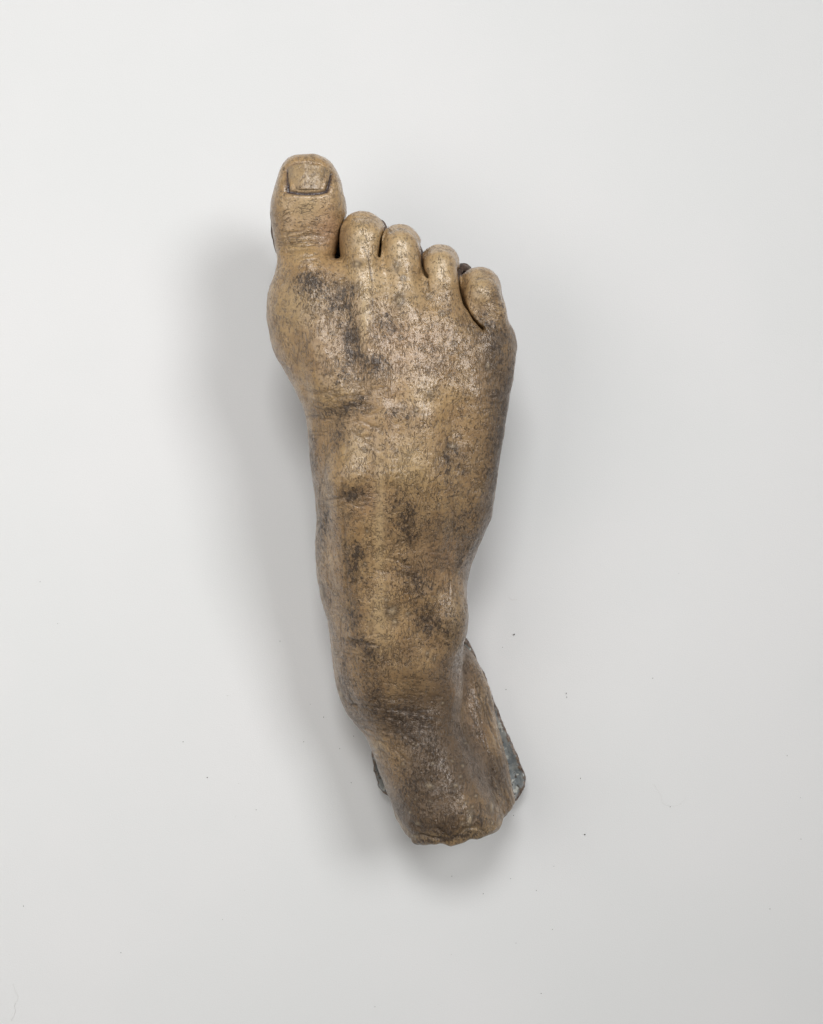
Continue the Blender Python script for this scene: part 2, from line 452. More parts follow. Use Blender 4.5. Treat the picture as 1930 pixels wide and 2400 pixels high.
# many fine wrinkles: across the big toe, the instep and the front of the ankle, and hairlines along the foot
wr = random.Random(17)
wrinkles = []
for x0, x1, y0, y1, n, ln, slope in ((600, 700, 470, 552, 26, 34, -.05), (640, 800, 815, 925, 30, 46, .12), (735, 930, 1430, 1545, 46, 50, .18), (700, 800, 1030, 1070, 10, 40, 0), (1000, 1070, 640, 700, 10, 20, .5),
                                     (690, 800, 1330, 1390, 12, 40, .1), (800, 960, 1160, 1210, 10, 40, .15), (1020, 1075, 800, 900, 8, 30, -.2), (740, 860, 1540, 1600, 14, 40, .5)):
    for _ in range(n):
        x, y, l = wr.uniform(x0, x1), wr.uniform(y0, y1), ln * wr.uniform(.4, 1.1)
        sl = slope + wr.uniform(-.22, .22); bow = wr.uniform(-.12, .16) * l
        wrinkles.append(([(x - l/2, y - sl*l/2), (x, y + bow), (x + l/2, y + sl*l/2)], wr.uniform(1.3, 2.2), wr.uniform(.012, .032), wr.uniform(.25, .7)))
for _ in range(90):
    x, y, l = wr.uniform(660, 970), wr.uniform(600, 1480), wr.uniform(16, 70)
    dx = wr.uniform(-.1, .1) * l
    wrinkles.append(([(x, y), (x + dx + wr.uniform(-3, 3), y + l/2), (x + dx, y + l)], wr.uniform(1.1, 1.7), wr.uniform(.006, .016), wr.uniform(.25, .65)))
for _ in range(46):
    t_ = wr.random(); y = 1420 + 300 * t_; x = 1000 + 60 * t_ + wr.uniform(-18, 28); l = wr.uniform(14, 50)
    wrinkles.append(([(x, y), (x + .15*l + wr.uniform(-3, 3), y + l/2), (x + .3*l, y + l)], wr.uniform(1.3, 2.0), wr.uniform(.012, .03), wr.uniform(.4, .9)))
for pts, wd, dep, dk in wrinkles:
    a_ = np.array(pts); m_ = (PXv > a_[:, 0].min() - 12) & (PXv < a_[:, 0].max() + 12) & (PYv > a_[:, 1].min() - 12) & (PYv < a_[:, 1].max() + 12) & (N[:, 2] > 0)
    if not m_.any(): continue
    best = np.full(m_.sum(), 1e9)
    for (x0, y0), (x1, y1) in zip(pts[:-1], pts[1:]):
        vx, vy = x1 - x0, y1 - y0
        t = np.clip(((PXv[m_]-x0)*vx + (PYv[m_]-y0)*vy) / (vx*vx + vy*vy), 0, 1)
        best = np.minimum(best, np.hypot(PXv[m_]-x0-t*vx, PYv[m_]-y0-t*vy))
    g = np.exp(-(best / wd)**2) * UP[m_]
    disp[m_] -= dep * g
    dark[m_] = np.maximum(dark[m_], dk * g)
# bubbles and chips in the glaze: a raised pale grain inside a dark ring
chip = np.zeros(len(V))
rr = random.Random(5)
chips = [(842, 632, 5, 8, 0), (904, 627, 3, 3, 0), (1028, 770, 4, 6, 0), (826, 1288, 7, 9, 25), (677, 1247, 4, 9, -10), (717, 1462, 4, 9, -15), (752, 556, 5, 4, 0),
         (832, 1310, 4, 5, 0), (932, 660, 3, 3, 0), (960, 1655, 4, 4, 0), (912, 1608, 3, 3, 0), (905, 1655, 8, 5, 30), (880, 1735, 6, 4, 0), (845, 1770, 5, 3, 0), (872, 1762, 6, 4, 10),
         (1060, 1720, 4, 4, 0), (990, 1726, 5, 14, 10), (1036, 1700, 4, 10, 0), (955, 940, 6, 4, 30), (835, 560, 3, 6, 0), (850, 585, 3, 4, 0)]
for _ in range(26):
    chips.append((rr.uniform(660, 980), rr.uniform(700, 1500), rr.uniform(1.8, 3.2), rr.uniform(2, 4), rr.uniform(0, 90)))
for _ in range(18):
    chips.append((rr.uniform(830, 1040), rr.uniform(1560, 1740), rr.uniform(1.8, 3.2), rr.uniform(2, 4), rr.uniform(0, 90)))
for cx, cy, rx, ry, rot in chips:
    g = blob(cx, cy, rx, ry, rot) * UP
    ring = blob(cx, cy, rx*1.9, ry*1.7, rot) * UP
    disp += 0.05 * g - 0.03 * ring
    dark = np.maximum(dark, np.clip(1.7 * ring - 1.7 * g, 0, 1))
    chip = np.maximum(chip, g)
# knuckle folds over the lesser toes and the nail bed of the big toe
NAIL = [(604, 358), (606, 403), (628, 406.5), (650, 407.5), (672, 406), (690, 402), (698, 366)]
g = np.exp(-(line_d(NAIL) / 3.6)**2) * UP
disp -= 0.12 * g
nail_dark = np.clip(1.25 * g, 0, 1)
g = np.exp(-(line_d([(606, 352), (625, 345), (650, 343), (672, 348), (698, 366)]) / 3.2)**2) * UP
disp -= 0.05 * g
dark = np.maximum(dark, .5 * g)
inside = np.clip(1 - np.abs(PXv - 651) / 46, 0, 1) * ((PYv > 345) & (PYv < 404))
disp -= 0.03 * np.clip(inside * 4, 0, 1) * UP
disp += 0.06 * (blob(592, 385, 9, 26) + blob(708, 388, 9, 26)) * UP
V = V + N * disp[:, None]
V = lap(V, 1, 0.25)

across = np.clip(blob(650, 500, 80, 60) + blob(650, 440, 70, 40) + .9*blob(720, 850, 70, 60) + blob(840, 1500, 90, 50) + .7*blob(760, 1060, 60, 40) + blob(1040, 620, 40, 50) + .5*blob(760, 1300, 40, 80), 0, 1)
cream = .5*blob(620, 640, 50, 60) + .4*blob(650, 400, 60, 60) + blob(765, 500, 26, 40) + blob(845, 520, 26, 40) + blob(925, 560, 26, 40) + .8*blob(1010, 600, 24, 40) + .6*blob(650, 440, 40, 30) + .7*blob(785, 590, 50, 40) + .9*blob(768, 665, 12, 55) + .6*blob(800, 1090, 12, 150) + .4*blob(690, 1020, 14, 60) + .5*blob(860, 960, 40, 50) + .5*blob(860, 620, 60, 50) + .6*blob(800, 1300, 22, 60) + .5*blob(890, 830, 30, 40) + .5*blob(760, 950, 26, 40) + .5*blob(960, 1300, 20, 60) + .6*blob(800, 1570, 20, 24)  # pale strips, plus highlights painted on toe tops, instep and ankle
lite = np.clip(blob(768, 665, 11, 60) + .7*blob(800, 1090, 10, 140) + .8*blob(790, 1310, 12, 70) + .6*blob(700, 1040, 10, 70), 0, 1)
stain *= 1 - .7 * lite
cream = np.clip(cream, 0, 1) * UP
rosy = 1.0*blob(690, 475, 30, 50) + .5*blob(650, 450, 40, 40) + .5*blob(785, 1050, 40, 30) + .5*blob(930, 1180, 60, 50) + .5*blob(1000, 1560, 40, 90) + .35*blob(850, 720, 70, 60) + .4*blob(960, 1420, 40, 60)
gold = .7*blob(740, 960, 30, 50) + .5*blob(700, 830, 50, 40) + .5*blob(640, 520, 40, 26) + .4*blob(640, 640, 60, 40) + .8*blob(715, 440, 14, 50) + .6*blob(800, 500, 12, 30) + .6*blob(860, 1000, 60, 60) + .7*blob(1015, 1470, 16, 50) + .5*blob(1045, 1620, 14, 80) + .4*blob(750, 560, 40, 30)
grey = .9*blob(1000, 1600, 36, 90, -20) + .6*blob(960, 1420, 36, 80) + .9*blob(985, 1300, 10, 120) + .5*blob(835, 1700, 24, 60) + .8*blob(655, 1000, 14, 80) + .5*blob(1070, 850, 18, 120) + .6*blob(575, 470, 10, 60)
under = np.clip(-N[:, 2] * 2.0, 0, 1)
rim = np.clip((PYv - (np.interp(PXv, [c[0] for c in cut_px], [c[1] for c in cut_px]) - 14)) / 10, 0, 1)
gold = gold + 0.35 * rim
cream = np.clip(cream + .5 * rim * np.clip(vnoise(V, 1.2, 41) + .6, 0, 1), 0, 1)
brown = brown * (1 - .6 * rim)

# ------------------------------------------------------------------ materials
def mat(name):
    m = bpy.data.materials.new(name)
    m.use_nodes = True
    nt = m.node_tree
    return m, nt, nt.nodes['Principled BSDF']


class NB:
    def __init__(self, nt): self.nt = nt
    def n(self, t, **kw):
        nd = self.nt.nodes.new(t)
        for k, v in kw.items(): setattr(nd, k, v)
        return nd
    def put(self, sock, v):
        if isinstance(v, (int, float)): sock.default_value = v
        elif isinstance(v, tuple): sock.default_value = v if len(v) == 4 or sock.type == 'VECTOR' else v + (1,)
        else: self.nt.links.new(v, sock)
    def math(self, op, a, b=0.0, c=None, clamp=False):
        nd = self.n('ShaderNodeMath', operation=op); nd.use_clamp = clamp
        self.put(nd.inputs[0], a); self.put(nd.inputs[1], b)
        if c is not None: self.put(nd.inputs[2], c)
        return nd.outputs[0]
    def mix(self, f, a, b, mode='MIX'):
        nd = self.n('ShaderNodeMix', data_type='RGBA', blend_type=mode)
        nd.clamp_factor = True
        self.put(nd.inputs[0], f); self.put(nd.inputs[6], a); self.put(nd.inputs[7], b)
        return nd.outputs[2]
    def ramp(self, v, lo, hi, a=0.0, b=1.0):
        nd = self.n('ShaderNodeMapRange', interpolation_type='SMOOTHSTEP')
        self.put(nd.inputs[0], v); self.put(nd.inputs[1], lo); self.put(nd.inputs[2], hi); self.put(nd.inputs[3], a); self.put(nd.inputs[4], b)
        return nd.outputs[0]
    def noise(self, vec, scale, detail=4, rough=.55, dist=0.0):
        nd = self.n('ShaderNodeTexNoise')
        self.put(nd.inputs['Vector'], vec); nd.inputs['Scale'].default_value = scale
        nd.inputs['Detail'].default_value = detail; nd.inputs['Roughness'].default_value = rough; nd.inputs['Distortion'].default_value = dist
        return nd.outputs['Fac']
    def noisec(self, vec, scale, detail=2):
        nd = self.n('ShaderNodeTexNoise')
        self.put(nd.inputs['Vector'], vec); nd.inputs['Scale'].default_value = scale; nd.inputs['Detail'].default_value = detail
        return nd.outputs['Color']
    def voro(self, vec, scale, feature='DISTANCE_TO_EDGE'):
        nd = self.n('ShaderNodeTexVoronoi', feature=feature)
        self.put(nd.inputs['Vector'], vec); nd.inputs['Scale'].default_value = scale
        return nd.outputs['Distance']
    def attr(self, name):
        nd = self.n('ShaderNodeAttribute', attribute_name=name)
        return nd.outputs['Fac']
    def mapping(self, vec, scale):
        nd = self.n('ShaderNodeMapping'); self.put(nd.inputs[0], vec); nd.inputs['Scale'].default_value = scale
        return nd.outputs[0]
    def warp(self, vec, scale, amt):
        c = self.noisec(vec, scale)
        a = self.n('ShaderNodeVectorMath', operation='SUBTRACT'); self.put(a.inputs[0], c); a.inputs[1].default_value = (.5, .5, .5)
        b = self.n('ShaderNodeVectorMath', operation='SCALE'); self.put(b.inputs[0], a.outputs[0]); b.inputs['Scale'].default_value = amt
        d = self.n('ShaderNodeVectorMath', operation='ADD'); self.put(d.inputs[0], vec); self.put(d.inputs[1], b.outputs[0])
        return d.outputs[0]


def foot_material(name, nail=False):
    m, nt, bs = mat(name)
    b = NB(nt)
    tc = b.n('ShaderNodeTexCoord').outputs['Object']
    cm = b.mapping(tc, (100, 100, 100))
    tall = b.mapping(tc, (100, 30, 60))
    wide = b.mapping(tc, (34, 100, 60))
    ac = b.attr('across')
    st, dk, ch = b.attr('stain'), b.attr('dark'), b.attr('chip')
    ro, go, gr, un = b.attr('rosy'), b.attr('gold'), b.attr('grey'), b.attr('under')
    nd_ = b.attr('nail_groove')
    big = b.noise(cm, .55, 3)
    mid = b.noise(cm, 1.7, 5, .6)
    fine = b.noise(cm, 11, 4, .65)
    pat = b.noise(cm, 3.2, 4, .6)
    # base clay colour; the cream layer also paints in highlights
    c = b.mix(b.ramp(mid, .3, .7), (.345, .205, .088), (.495, .318, .147))
    c = b.mix(b.math('MULTIPLY', b.ramp(big, .4, .65), .4), c, (.42, .265, .13))
    c = b.mix(b.math('MULTIPLY', go, .5), c, (.52, .355, .14))
    c = b.mix(b.math('MULTIPLY', ro, .6), c, (.42, .235, .145))
    c = b.mix(b.math('MULTIPLY', gr, .65), c, (.21, .165, .135))
    c = b.mix(b.math('MULTIPLY', b.attr('cream'), .75), c, (.62, .455, .25))
    c = b.mix(b.ramp(fine, .5, .8, 0, .4), c, (.66, .51, .30))
    # fine drying cracks that run along the foot (across it in the creases), broken up
    def cracks(vec, seed):
        v = b.n('ShaderNodeVectorMath', operation='ADD'); b.put(v.inputs[0], vec); v.inputs[1].default_value = (seed, seed * 2.0, seed * .5)
        wv = b.warp(v.outputs[0], 5, .16)
        n1 = b.noise(wv, 10.5, 2, .5)
        a1 = b.ramp(b.math('ABSOLUTE', b.math('SUBTRACT', n1, .5)), .012, .075, 1, 0)
        vr = b.ramp(b.voro(b.warp(v.outputs[0], 3, .5), 5.6), .015, .10, 1, 0)
        return a1, vr
    t1, t2 = cracks(tall, 0.0)
    x1, x2 = cracks(wide, 7.0)
    mf = lambda p_, q_: b.math('ADD', b.math('MULTIPLY', p_, b.math('SUBTRACT', 1.0, ac)), b.math('MULTIPLY', q_, ac))
    a1, a2 = mf(t1, x1), mf(t2, x2)
    gap = b.ramp(b.math('ADD', b.noise(cm, 4.6, 3), b.math('MULTIPLY', st, .16)), .50, .66)
    gap2 = b.ramp(b.math('ADD', b.noise(cm, 1.5, 4), b.math('MULTIPLY', st, .08)), .50, .64)
    lines = b.math('MAXIMUM', b.math('MULTIPLY', a1, gap), b.math('MULTIPLY', a2, b.math('MULTIPLY', gap2, .85)))
    # smoky dark stain: dense specks where the clay took the oxide
    sn = b.math('MULTIPLY', st, b.ramp(b.noise(cm, 2.6, 5, .65), .3, .62, .65, 1.25))
    thr = b.math('SUBTRACT', .70, b.math('MULTIPLY', sn, .25))
    sp = b.noise(b.mapping(tc, (100, 62, 90)), 9.0, 3, .6)
    mixn = b.math('ADD', b.math('MULTIPLY', sp, .8), b.math('MULTIPLY', pat, .2))
    specks = b.ramp(b.math('SUBTRACT', mixn, thr), -.04, .07)
    specks = b.math('MULTIPLY', specks, .88)
    soft = b.math('MULTIPLY', b.math('MINIMUM', sn, 1.0), .55)
    pores = b.ramp(b.noise(cm, 11, 2, .5), .62, .70)
    d = b.math('MAXIMUM', b.math('MULTIPLY', lines, .58), specks)
    d = b.math('MAXIMUM', d, b.math('MULTIPLY', pores, .45))
    d = b.math('MAXIMUM', d, b.math('MULTIPLY', dk, b.ramp(sp, .3, .55, .55, 1)))
    c = b.mix(b.math('MULTIPLY', b.attr('brown'), .92), c, (.122, .077, .042))
    c = b.mix(soft, c, (.115, .070, .038))
    oxide = b.mix(b.ramp(pat, .42, .6), (.045, .027, .014), (.055, .035, .022))
    c = b.mix(d, c, oxide)
    gn = b.noise(b.mapping(tc, (100, 70, 100)), 13, 3, .65)
    c = b.mix(b.ramp(gn, .50, .68, 0, .42), c, (.075, .05, .03))
    c = b.mix(b.math('MULTIPLY', nd_, .97), c, (.036, .023, .030))
    c = b.mix(b.math('MULTIPLY', ch, .45), c, (.50, .40, .27))
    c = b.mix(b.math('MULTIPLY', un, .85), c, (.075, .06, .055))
    b.put(bs.inputs['Base Color'], c)
    rg = b.math('ADD', b.math('MULTIPLY', b.ramp(pat, .35, .65), .16), .27)
    b.put(bs.inputs['Roughness'], b.math('ADD', rg, b.math('MULTIPLY', d, .08)))
    bs.inputs['Specular IOR Level'].default_value = .5
    b.put(bs.inputs['Coat Weight'], b.math('SUBTRACT', .3 if nail else .68, b.math('ADD', b.math('MULTIPLY', d, .35), b.math('MULTIPLY', b.attr('brown'), .3)), clamp=True))
    bs.inputs['Coat Roughness'].default_value = .26
    h = b.math('SUBTRACT', b.math('MULTIPLY', fine, .35), b.math('MULTIPLY', b.math('MAXIMUM', lines, pores), .8))
    h = b.math('ADD', h, b.math('MULTIPLY', sp, b.math('ADD', .5, b.math('MULTIPLY', st, .9))))
    bp = b.n('ShaderNodeBump'); bp.inputs['Strength'].default_value = .35 if nail else .8; bp.inputs['Distance'].default_value = .0006
    b.put(bp.inputs['Height'], h)
    b.put(bs.inputs['Normal'], bp.outputs[0])
    bc = b.n('ShaderNodeBump'); bc.inputs['Strength'].default_value = .3; bc.inputs['Distance'].default_value = .0006
    b.put(bc.inputs['Height'], h)
    b.put(bs.inputs['Coat Normal'], bc.outputs[0])
    return m


FOOT = foot_material('crackled_ceramic')
NAILM = foot_material('nail_glaze', True)


def simple(name, c0, c1, scale, rough, bump=.3, speck=None):
    m, nt, bs = mat(name)
    b = NB(nt)
    tc = b.n('ShaderNodeTexCoord').outputs['Object']
    cm = b.mapping(tc, (100, 100, 100))
    n = b.noise(b.warp(cm, 2, .4), scale, 5, .6)
    c = b.mix(b.ramp(n, .35, .65), c0, c1)
    if speck:
        c = b.mix(b.ramp(b.noise(cm, scale * 1.7, 3, .6), .56, .66), c, speck)
    b.put(bs.inputs['Base Color'], c)
    bs.inputs['Roughness'].default_value = rough
    bp = b.n('ShaderNodeBump'); bp.inputs['Strength'].default_value = bump; bp.inputs['Distance'].default_value = .0008
    b.put(bp.inputs['Height'], n)
    b.put(bs.inputs['Normal'], bp.outputs[0])
    return m


BLUE, nt, bs = mat('blue_grey_glaze')
b = NB(nt)
cm = b.mapping(b.n('ShaderNodeTexCoord').outputs['Object'], (100, 100, 100))
n_ = b.noise(b.warp(cm, 2, .5), 2.6, 4, .55)
c = b.mix(b.ramp(n_, .35, .65), (.20, .222, .23), (.36, .37, .355))
c = b.mix(b.ramp(b.noise(cm, 3.5, 2), .60, .66), c, (.60, .60, .55))
c = b.mix(b.ramp(b.noise(cm, 4.5, 3, .6), .58, .66), c, (.09, .075, .065))
rm = b.math('ADD', b.attr('rim'), b.math('MULTIPLY', b.math('SUBTRACT', b.noise(cm, 3.0, 4, .65), .5), 1.6))
brn = b.mix(b.ramp(b.noise(cm, 6, 4, .6), .4, .62), (.075, .05, .038), (.22, .165, .125))
c = b.mix(b.ramp(rm, .45, .7), c, brn)
b.put(bs.inputs['Base Color'], c)
bs.inputs['Roughness'].default_value = .28
bp = b.n('ShaderNodeBump'); bp.inputs['Strength'].default_value = .6; bp.inputs['Distance'].default_value = .001
b.put(bp.inputs['Height'], b.noise(cm, 5, 4)); b.put(bs.inputs['Normal'], bp.outputs[0])
RIM = simple('brown_raw_rim', (.055, .036, .028), (.16, .11, .085), 5, .5, .6, (.25, .2, .15))
CRUMB = simple('dark_grit', (.03, .028, .025), (.12, .11, .10), 20, .8)
PALE = simple('pale_grit', (.45, .43, .40), (.6, .58, .55), 20, .8)
FIBRE = simple('pale_fibre', (.66, .64, .61), (.72, .70, .67), 8, .7)

mt, nt, bs = mat('white_board')
b = NB(nt)
tc = b.n('ShaderNodeTexCoord').outputs['Object']
cm = b.mapping(tc, (100, 100, 100))
c = b.mix(b.ramp(b.noise(cm, .09, 3), .35, .65), (.795, .795, .785), (.815, .808, .800))
sm = b.ramp(b.noise(b.warp(cm, .8, .8), .9, 4, .6), .70, .80, 0, .10)
c = b.mix(sm, c, (.55, .55, .52))
c = b.mix(b.ramp(b.noise(cm, 22, 2), .35, .7, 0, .10), c, (.6, .6, .59))
b.put(bs.inputs['Base Color'], c)
bs.inputs['Roughness'].default_value = .55
bs.inputs['Specular IOR Level'].default_value = .25
bp = b.n('ShaderNodeBump'); bp.inputs['Strength'].default_value = .25; bp.inputs['Distance'].default_value = .0002
b.put(bp.inputs['Height'], b.noise(cm, 20, 3)); b.put(bs.inputs['Normal'], bp.outputs[0])

# ------------------------------------------------------------------ table
me = bpy.data.meshes.new('table_surface')
R = 1.2
me.from_pydata([(-R, -R, 0), (R, -R, 0), (R, R, 0), (-R, R, 0)], [], [(0, 1, 2, 3)])
me.materials.append(mt)
tb = bpy.data.objects.new('table_surface', me)
col.objects.link(tb)
tag(tb, 'smooth white board surface under the foot, lightly specked with grit', 'surface', kind='structure')

# ------------------------------------------------------------------ the foot
BASE = W(930, 1560, 0.0) / 100
root = bpy.data.objects.new('foot_sculpture', None)
root.empty_display_size = .02
root.location = BASE
col.objects.link(root)
tag(root, 'life-size tan crackle-glazed ceramic foot with dark stains and a broken-off ankle', 'foot sculpture')


def link_mesh(name, verts_cm, faces, m, parent=root, smooth=True):
    me = bpy.data.meshes.new(name)
    v = np.asarray(verts_cm, float) / 100 - BASE
    me.from_pydata(v.tolist(), [], faces.tolist() if hasattr(faces, 'tolist') else faces)
    me.materials.append(m)
    if smooth:
        me.polygons.foreach_set('use_smooth', np.ones(len(me.polygons), bool))
    o = bpy.data.objects.new(name, me)
    col.objects.link(o)
    o.parent = parent
    return o


body = link_mesh('foot_body', V, Q, FOOT)
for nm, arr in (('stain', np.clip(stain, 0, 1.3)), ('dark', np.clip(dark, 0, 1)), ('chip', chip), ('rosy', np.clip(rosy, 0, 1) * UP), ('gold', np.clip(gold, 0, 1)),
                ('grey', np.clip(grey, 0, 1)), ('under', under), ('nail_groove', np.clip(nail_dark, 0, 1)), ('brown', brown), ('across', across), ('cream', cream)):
    at = body.data.attributes.new(nm, 'FLOAT', 'POINT')
    at.data.foreach_set('value', arr.astype(np.float32))

# ---- big toenail
bvh = BVHTree.FromPolygons(V.tolist(), Q.tolist())


def top_z(x, y):
    h = bvh.ray_cast(Vector((x, y, 30)), Vector((0, 0, -1)))
    return h[0].z if h[0] else None


NU, NV = 40, 34
verts = []; edge_t = []
for j in range(NV):
    v = j / (NV - 1)
    for i in range(NU):
        u = i / (NU - 1)
        top_y = 346 + 3.0 * (2*u - 1)**2 + 11 * max(0, u - .55) + 1.2 * math.sin(u * 13) * (u > .5)
        bot_y = 398 + 3.5 * (1 - (2*u - 1)**2)
        l = 607 + 2.5 * v - 1.0 * math.sin(v * 3)
        r = 696 - 7.5 * v
        px = l + (r - l) * u; py = top_y + (bot_y - top_y) * v
        p = W(px, py, 6.9)
        e = min(u, 1 - u, (1 - v) * 1.0)
        verts.append([p[0], p[1], 0]); edge_t.append((u, v))
verts = np.array(verts)
zz = np.array([top_z(x, y) or 4.8 for x, y, _ in verts]).reshape(NV, NU)
# a stiff plate: fit a smooth quadratic to the toe under it
uv = np.array(edge_t); A = np.stack([np.ones(len(uv)), uv[:, 0], uv[:, 1], uv[:, 0]**2, uv[:, 1]**2, uv[:, 0]*uv[:, 1]], 1)
cf = np.linalg.lstsq(A, zz.ravel(), rcond=None)[0]
fit = A @ cf
u, v = uv[:, 0], uv[:, 1]
lift = 0.05 + 0.07 * (1 - v) - 0.09 * np.abs(2*u - 1)**3
lift += 0.012 * vnoise(np.stack([u*5, v*4, u*0], 1), 1.0, 11) + .012 * np.sin(u * 19) * (v < .5)
top = verts.copy(); top[:, 2] = fit + lift
bot = verts.copy(); bot[:, 2] = fit - 0.16
q = []
idn = lambda j, i: j * NU + i
for j in range(NV - 1):
    for i in range(NU - 1):
        q.append((idn(j, i), idn(j+1, i), idn(j+1, i+1), idn(j, i+1)))
o_ = NU * NV
q += [tuple(o_ + k for k in reversed(f)) for f in q[:]]
ring = [idn(0, i) for i in range(NU)] + [idn(j, NU-1) for j in range(1, NV)] + [idn(NV-1, i) for i in range(NU-2, -1, -1)] + [idn(j, 0) for j in range(NV-2, 0, -1)]
for a, b2 in zip(ring, ring[1:] + ring[:1]):
    q.append((a, b2, o_ + b2, o_ + a))
nail = link_mesh('toenail', np.concatenate([top, bot]), q, NAILM)
nail['label'] = 'square ridged toenail of the big toe'
px_, py_ = 605 + 90*u, 348 + 56*v
ns = .35*np.exp(-((u-.85)/.12)**2 - ((v-.35)/.3)**2) + .3*np.exp(-((v-.95)/.12)**2) + .15 + .2*np.exp(-((u-.5)/.2)**2 - ((v-.1)/.15)**2)
two = lambda a: np.concatenate([a, a]).astype(np.float32)
for nm, arr in (('stain', ns), ('dark', .5*np.exp(-((u-.88)/.03)**2)*(v < .6)), ('chip', .3*np.exp(-((u-.66)/.05)**2 - ((v-.4)/.3)**2)), ('rosy', .4*np.exp(-((v-.9)/.15)**2)), ('gold', .15*np.ones_like(u)),
                ('grey', .55 + .25*np.sin(u*23)*np.sin(u*9 + 1)), ('under', 0*u), ('nail_groove', 0*u), ('brown', 0*u), ('across', 0*u), ('cream', .5 + 0*u)):
    at = nail.data.attributes.new(nm, 'FLOAT', 'POINT')
    at.data.foreach_set('value', two(arr))


# ---- glazed shell flange behind the heel, and its raw brown rim; sole edge peeping out between the toes
def slab(name, outline, z0, z1, m, seed, dish=0.0, parent=root, rim_w=None, m2=None):
    """closed plate from an outline of measured points, edge rounded and uneven"""
    P = np.array([W(a, b2, (z0 + z1) / 2)[:2] for a, b2 in outline])
    # resample
    seg = np.linalg.norm(np.roll(P, -1, 0) - P, axis=1); tot = np.concatenate([[0], np.cumsum(seg)])
    n = int(tot[-1] / 0.10)
    t = np.linspace(0, tot[-1], n, endpoint=False)
    PP = np.concatenate([P, P[:1]])
    x = np.interp(t, tot, PP[:, 0]); y = np.interp(t, tot, PP[:, 1])
    r = np.random.RandomState(seed)
    ctr = np.array([x.mean(), y.mean()])
    tang = np.stack([np.roll(x, -1) - np.roll(x, 1), np.roll(y, -1) - np.roll(y, 1)], 1)
    tang /= np.linalg.norm(tang, axis=1, keepdims=True) + 1e-9
    area2 = np.sum(x * np.roll(y, -1) - y * np.roll(x, -1))
    nrm = np.stack([tang[:, 1], -tang[:, 0]], 1) * (1 if area2 > 0 else -1)
    jit = 0.05 * vnoise(np.stack([x, y, 0*x], 1), 2.2, seed) + .025 * vnoise(np.stack([x, y, 0*x], 1), 6, seed + 3)
    rings = []
    for off, z in ((-0.16, z0), (-0.03, z0 + .02), (0.0, (z0+z1)/2), (-.01, z1 - .05), (-.06, z1), (-.14, z1 - .03), (-.24, z1 - .10 - dish*.3), (-.45, z1 - .14 - dish*.7), (-.8, z1 - .15 - dish)):
        q2 = np.stack([x, y], 1) + nrm * (off + jit[:, None])
        zz2 = z + (0.07 * vnoise(np.stack([q2[:, 0], q2[:, 1], 0*x], 1), 3, seed + 1) if z > z0 + .001 else 0*x)
        rings.append(np.concatenate([q2, np.reshape(np.broadcast_to(zz2, x.shape), (-1, 1))], 1))
    vv = np.concatenate(rings + [np.array([[ctr[0], ctr[1], z0]]), np.array([[ctr[0], ctr[1], z1 - .15 - dish]])])
    f = []
    R_ = len(rings)
    ccw = area2 > 0
    for k in range(R_ - 1):
        for i in range(n):
            j = (i + 1) % n
            qd = (k*n + i, k*n + j, (k+1)*n + j, (k+1)*n + i)
            f.append(qd if ccw else qd[::-1])
    for i in range(n):
        j = (i + 1) % n
        a = (j, i, R_*n); b3 = ((R_-1)*n + i, (R_-1)*n + j, R_*n + 1)
        f.append(a if ccw else a[::-1]); f.append(b3 if ccw else b3[::-1])
    o = link_mesh(name, vv, f, m, parent)
    if m2 == 'rim':
        rv = np.zeros(len(vv))
        for k, a in enumerate((1, 1, 1, .9, .7, .45, .2, .1, .05)):
            rv[k*n:(k+1)*n] = a
        at = o.data.attributes.new('rim', 'FLOAT', 'POINT'); at.data.foreach_set('value', rv.astype(np.float32))
    elif m2:
        o.data.materials.append(m2)
        for k in range(0, 5):
            for i in range(n):
                o.data.polygons[k*n + i].material_index = 1
    return o


flange = slab('heel_flange', [(940, 1330), (985, 1342), (1005, 1388), (1024, 1428), (1044, 1486), (1060, 1519), (1083, 1574), (1099, 1612), (1104, 1630), (1104, 1654), (1086, 1683),
                              (1050, 1700), (960, 1706), (860, 1690), (807, 1666), (796, 1650), (787, 1620), (784, 1592), (790, 1540), (810, 1450), (860, 1370)], 0.0, 1.05, BLUE, 3, .06, m2='rim')
flange['label'] = 'blue-grey glazed flange with a raw brown rim behind the heel'
toe_edge = slab('sole_edge', [(576, 425), (570, 450), (571, 480), (577, 510), (590, 560), (585, 640), (640, 740), (800, 800), (980, 760), (1030, 690), (1015, 600), (990, 562), (981, 556), (962, 557), (940, 560), (900, 545),
                             (887, 518), (880, 500), (868, 492), (840, 495), (815, 482), (807, 466), (797, 464), (770, 475), (735, 485), (715, 490), (722, 440), (700, 400), (640, 380), (600, 395)], 3.75, 4.3, RIM, 8)
toe_edge['label'] = 'dark raw edge of the sole showing between the toes'

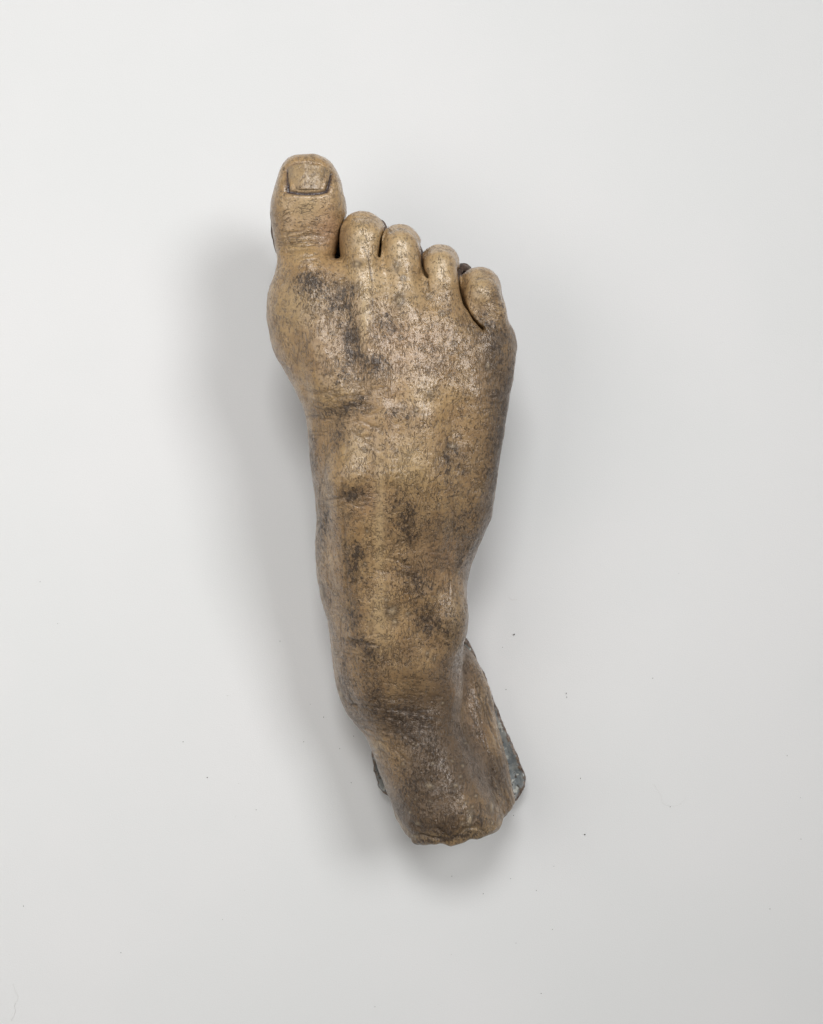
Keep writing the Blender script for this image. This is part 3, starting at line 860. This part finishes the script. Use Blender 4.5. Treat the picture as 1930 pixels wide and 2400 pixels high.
# ------------------------------------------------------------------ grit, smudges and fibres on the table
def crumb(px, py, r, m, seed, label, cat, group):
    rs = np.random.RandomState(seed)
    import bmesh
    bm = bmesh.new()
    bmesh.ops.create_icosphere(bm, subdivisions=1, radius=r)
    sx, sy, sz = rs.uniform(.7, 1.5), rs.uniform(.6, 1.2), rs.uniform(.4, .7)
    for v_ in bm.verts:
        k = rs.uniform(.7, 1.25)
        v_.co.x *= sx * k; v_.co.y *= sy * k; v_.co.z *= sz * k
    lo = min(v_.co.z for v_ in bm.verts)
    for v_ in bm.verts: v_.co.z -= lo
    me = bpy.data.meshes.new('grit_crumb'); bm.to_mesh(me); bm.free()
    me.materials.append(m)
    o = bpy.data.objects.new('grit_crumb', me)
    col.objects.link(o)
    p = W(px, py, 0) / 100
    o.location = (p[0], p[1], 0.0002)
    o.rotation_euler.z = rs.uniform(0, 6.28)
    return tag(o, label, cat, group)


grit = [(1083, 1336, 4), (1059, 1363, 2), (1193, 1460, 4), (1194, 1468, 2.2), (1066, 1452, 2), (386, 1562, 2.6), (437, 1637, 2.8), (1223, 1639, 3), (1232, 1757, 3), (1082, 1717, 3),
        (1190, 1500, 1.5), (867, 1728, 2.6), (745, 1550, 2.2), (716, 1576, 1.8), (740, 1648, 2), (682, 1510, 2.4), (654, 1483, 1.8), (50, 1908, 2.4), (255, 2006, 2), (469, 1936, 1.8), (503, 1650, 1.6),
        (1686, 1680, 2.2), (1687, 1767, 2.2), (1412, 1699, 1.8), (1658, 1591, 1.8), (1375, 1428, 2.2), (1087, 1986, 2), (1140, 2092, 2), (1622, 1914, 1.8), (951, 2010, 1.6), (1167, 1824, 1.8), (515, 1875, 1.5),
        (540, 1705, 1.8), (496, 1720, 1.5), (1164, 1957, 2.0), (1130, 1875, 2.2), (952, 1845, 2), (1018, 1882, 2), (1076, 1850, 1.8), (640, 1562, 1.7), (1280, 1290, 1.5), (1430, 1207, 1.8), (85, 1225, 1.8), (122, 1313, 1.8), (1265, 1190, 1.5),
        (590, 1350, 1.8), (480, 1465, 1.6), (790, 2120, 1.8), (923, 2115, 1.6), (20, 2010, 1.4)]
for k, (px, py, r) in enumerate(grit):
    if k == 0:
        lb, gp = 'largest dark grit crumb on the white surface, beside the outer ankle bone', None
    elif k == 2:
        lb, gp = 'dark grit crumb with a tiny second crumb under it, off the blue flange', None
    else:
        tone = 'dark' if r >= 1.7 else 'pale'
        size = 'small' if r >= 2.2 else 'tiny'
        if py > 1790 and 700 < px < 1300: where = 'on the white surface off the broken ankle end'
        elif px > 1300: where = 'far out on the white surface past the little-toe side'
        elif px > 950: where = 'on the white surface near the glazed heel flange'
        elif px > 560: where = 'on the white surface close to the inner ankle'
        else: where = 'far out on the white surface past the big-toe side'
        lb, gp = f'{size} {tone} grit speck {where}', f'{size} {tone} grit {where}'
    crumb(px, py, r * .41 * K / PX / 100, CRUMB if r >= 1.7 else PALE, k, lb, 'crumb', gp)


def fibre(pts, r, label, m=FIBRE):
    cu = bpy.data.curves.new('hair_fibre', 'CURVE'); cu.dimensions = '3D'
    sp = cu.splines.new('BEZIER'); sp.bezier_points.add(len(pts) - 1)
    for bpnt, (a, b2, z) in zip(sp.bezier_points, pts):
        bpnt.co = Vector(W(a, b2, z) / 100); bpnt.handle_left_type = bpnt.handle_right_type = 'AUTO'
    cu.bevel_depth = r / 100; cu.bevel_resolution = 1
    dg_o = bpy.data.objects.new('tmp', cu); col.objects.link(dg_o)
    bpy.context.view_layer.update()
    me = bpy.data.meshes.new_from_object(dg_o.evaluated_get(bpy.context.evaluated_depsgraph_get()))
    bpy.data.objects.remove(dg_o)
    me.name = 'hair_fibre'; me.materials.clear(); me.materials.append(m)
    o = bpy.data.objects.new('hair_fibre', me); col.objects.link(o)
    return tag(o, label, 'fibre')


fibre([(27, 2072, .02), (33, 2088, .05), (38, 2102, .03), (31, 2116, .05), (32, 2132, .02), (24, 2150, .02)], .0032, 'long wavy pale fibre lying alone on the white surface')
fibre([(1378, 1652, .02), (1392, 1675, .03), (1398, 1692, .02), (1430, 1695, .02), (1446, 1680, .03)], .0022, 'faint curled pale fibre on the white surface off the blue flange')
fibre([(1072, 1258, .02), (1078, 1263, .03), (1090, 1262, .02)], .004, 'short grey fibre on the white surface beside the outer ankle')
